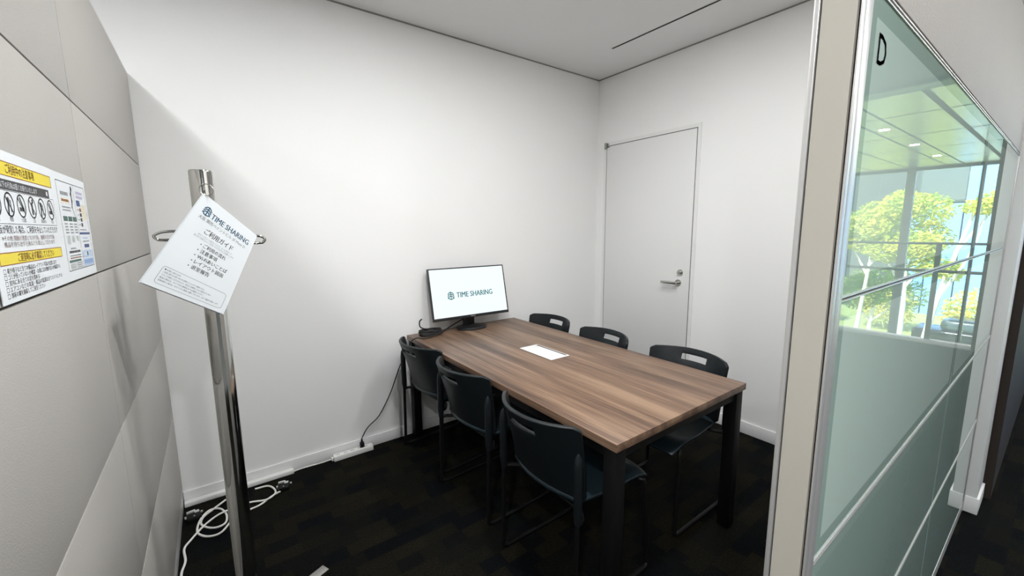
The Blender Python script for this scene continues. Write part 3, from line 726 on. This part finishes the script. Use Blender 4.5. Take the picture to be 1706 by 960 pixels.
# ================================================================= OUTSIDE: TREES, SHRUBS, BUILDING, CAR
def leaves(name, parent, m, blobs, n, size, rnd):
    V, F = [], []
    tot = sum(b[3] * b[4] * b[5] for b in blobs)
    for (cx, cy, cz, rx, ry, rz_) in blobs:
        for _ in range(int(n * rx * ry * rz_ / tot)):
            while True:
                q = Vector((rnd.uniform(-1, 1), rnd.uniform(-1, 1), rnd.uniform(-1, 1)))
                if .2 < q.length < 1: break
            c = Vector((cx + q.x * rx, cy + q.y * ry, cz + q.z * rz_))
            a = Vector((rnd.uniform(-1, 1), rnd.uniform(-1, 1), rnd.uniform(-.6, .6))).normalized(); b_ = a.cross(Vector((rnd.uniform(-1, 1), rnd.uniform(-1, 1), rnd.uniform(.2, 1)))).normalized()
            s = size * rnd.uniform(.6, 1.3); k = len(V)
            V += [c - a * s, c - b_ * s * .45 + a * s * .1, c + a * s, c + b_ * s * .45 + a * s * .1]; F.append((k, k + 1, k + 2, k + 3))
    o = raw(name, V, F, m, parent); o['kind'] = 'stuff'; return o
def tree(label, loc, trunk_pts, branches, blobs, n, m, seed):
    rnd = random.Random(seed); t = thing('garden_tree', label, 'tree', loc, 0, 'trees outside the facade')
    b = B(); N = len(trunk_pts); b.tube(smoothpath(trunk_pts, 5), 0, 8, True, [.10 * (1 - .6 * k / (5 * (N - 1))) for k in range(5 * (N - 1) + 1)]); b.build('trunk', BARK, t, True)
    for br in branches:
        b = B(); q = smoothpath(br, 4); b.tube(q, 0, 6, True, [.05 * (1 - .75 * k / (len(q) - 1)) for k in range(len(q))]); b.build('branch', BARK, t, True)
    leaves('foliage', t, m, blobs, n, .085, rnd); return t
GZ = -4.25
tree('leaning pale-barked tree with sparse yellow leaves, mirrored at the right of the glass', (15.2, -4.9, GZ),
     [(0, 0, 0), (0, .12, 2.0), (0, .30, 3.4), (0, .55, 4.8), (0, .80, 6.0)],
     [[(0, .40, 4.0), (.2, .1, 4.9), (.1, -.1, 5.6)], [(0, .3, 3.4), (-.2, .85, 4.8), (.1, 1.05, 6.1)], [(0, .6, 5.0), (.1, 1.0, 5.8), (0, 1.25, 6.3)]],
     [(0, .9, 6.2, .5, .45, .22), (0, 1.15, 6.45, .4, .35, .18), (0, -.2, 5.0, .5, .45, .5), (.1, .45, 4.3, .4, .35, .35)], 1500, LEAFY, 3)
tree('full yellow-green tree with rounded crown, mirrored in the middle of the glass', (17.3, -5.78, GZ),
     [(0, 0, 0), (.05, .05, 2.2), (0, .02, 3.8), (0, -.1, 5.2)],
     [[(0, 0, 3.4), (.1, .6, 4.6), (0, .9, 5.6)], [(0, 0, 3.4), (-.1, -.7, 4.8), (0, -1.1, 5.7)], [(0, 0, 3.8), (.3, .2, 5.2), (.2, .3, 6.4)]],
     [(0, .45, 6.15, .8, .62, .62), (0, -.25, 6.4, .9, .7, .55), (.1, -.9, 5.7, .8, .65, .7), (0, .35, 5.2, .8, .8, .6), (0, -.5, 4.9, .7, .8, .6), (0, .6, 4.3, .6, .5, .5)], 5200, LEAFY, 5)
tree('slender white-trunked tree with green crown, mirrored at the left of the glass', (19.8, -7.62, GZ),
     [(0, 0, 0), (.05, .1, 2.0), (0, .25, 4.0), (0, .3, 5.6)],
     [[(0, .2, 3.6), (.1, -.4, 4.8), (0, -.7, 5.7)], [(0, .25, 4.0), (.2, .8, 5.0), (.1, 1.0, 5.6)]],
     [(0, .3, 6.0, .8, .75, .7), (0, -.6, 5.6, .8, .7, .7), (.1, .1, 4.9, .7, .8, .4), (0, -1.2, 5.0, .7, .6, .8)], 4200, LEAFY, 9)
tree('bushy green tree behind the others, low spreading crown mirrored above the sill', (22.0, -7.6, GZ),
     [(0, 0, 0), (.05, 0, 1.2), (0, .1, 2.4), (0, .1, 3.4)],
     [[(0, 0, 1.2), (.1, .9, 2.2), (0, 1.3, 2.9)], [(0, 0, 1.2), (-.1, -.9, 2.3), (0, -1.4, 3.0)]],
     [(0, .9, 2.6, 1.0, 1.0, .8), (0, -.6, 2.6, 1.1, 1.1, .9), (.1, -1.9, 2.5, 1.0, 1.0, .9), (0, .2, 3.2, 1.0, 1.2, .7)], 4200, LEAFG, 12)
for k, (x, y, s, lab) in enumerate(((27.0, -4.7, 1.45, 'rounded yellow-green shrub at the right end of the mirrored hedge'), (27.2, -8.1, 1.5, 'golden shrub in the middle of the mirrored hedge'), (26.9, -11.6, 1.5, 'golden shrub at the left of the mirrored hedge'), (27.1, -15.1, 1.5, 'outermost golden shrub of the hedge outside'))):
    t = thing('garden_shrub', lab, 'shrub', (x, y, GZ), 0, 'shrubs outside the facade'); rnd = random.Random(40 + k)
    for q in range(5):
        b = B(); a = q * 1.3; b.tube([(0, 0, 0), (.25 * math.cos(a), .25 * math.sin(a), s * .7)], 0, 6, True, [.03, .012]); b.build('stem', BARK, t)
    leaves('foliage', t, LEAFO, [(0, 0, s * .95, .9 * s, .85 * s, s * .9), (0, .7, s * .75, .6, .6, s * .7), (0, -.7, s * .8, .6, .6, s * .7)], 2200, .10, rnd)

# building across the street
bd = thing('office_building', 'pale blue clad building with a dark window block behind the trees', 'building', (34, -8, GZ))
box('wall', GREYW, .3, 6, -22, 16, 0, 24, bd)
for k in range(24):
    y0 = -20 + k * 1.35
    if -0.62 < y0 + .6 < 1.5: 
        box('cladding_panel', BLUEW, 0, .3, y0, y0 + 1.28, 0, 7.0, bd); continue
    if -3.2 < y0 + .6 < -1.0: box('cladding_panel', GREYW, .05, .3, y0, y0 + 1.28, 0, 16, bd); continue
    box('cladding_panel', BLUEW, 0, .3, y0, y0 + 1.28, 0, 16, bd)
for y0, y1, z0, z1 in ((-.55, 1.65, 7.1, 9.6), (-3.0, -1.1, 6.9, 9.3), (-.55, 1.65, 10.4, 12.6)):
    wn = box('window', FRAMED, .12, .26, y0, y1, z0, z1, bd); box('window_glass', DGLASS, .09, .12, y0 + .1, y1 - .1, z0 + .1, z1 - .1, wn)
# parked car
car = thing('parked_car', 'black car parked beyond the facade, mirrored just above the gallery edge', 'car', (24.4, -4.3, GZ))
prof = [(-.95, .35), (-.95, .85), (-.6, .95), (-.5, .98), (.5, .98), (.6, .95), (.95, .85), (.95, .35)]
b = B(); b.box(-.85, .85, -2.1, 2.1, .32, .92, .12, 3); b.build('car_body', CARP, car, True)
b = B(); b.box(-.72, .72, -1.2, 1.0, .90, 1.42, .18, 3); cab = b.build('cabin', DGLASS, car, True)
b = B(); b.box(-.66, .66, -.95, .75, 1.415, 1.445, .01); b.build('roof', CARP, cab, True)
for sx in (-1, 1):
    for sy in (-1.35, 1.35):
        b = B(); b.tube([(sx * .70, sy, .31), (sx * .88, sy, .31)], .31, 20); wh = b.build('wheel', BLACKR, car, True)
        b = B(); b.tube([(sx * .87, sy, .31), (sx * .89, sy, .31)], .19, 16); b.build('rim', STEEL, wh, True)
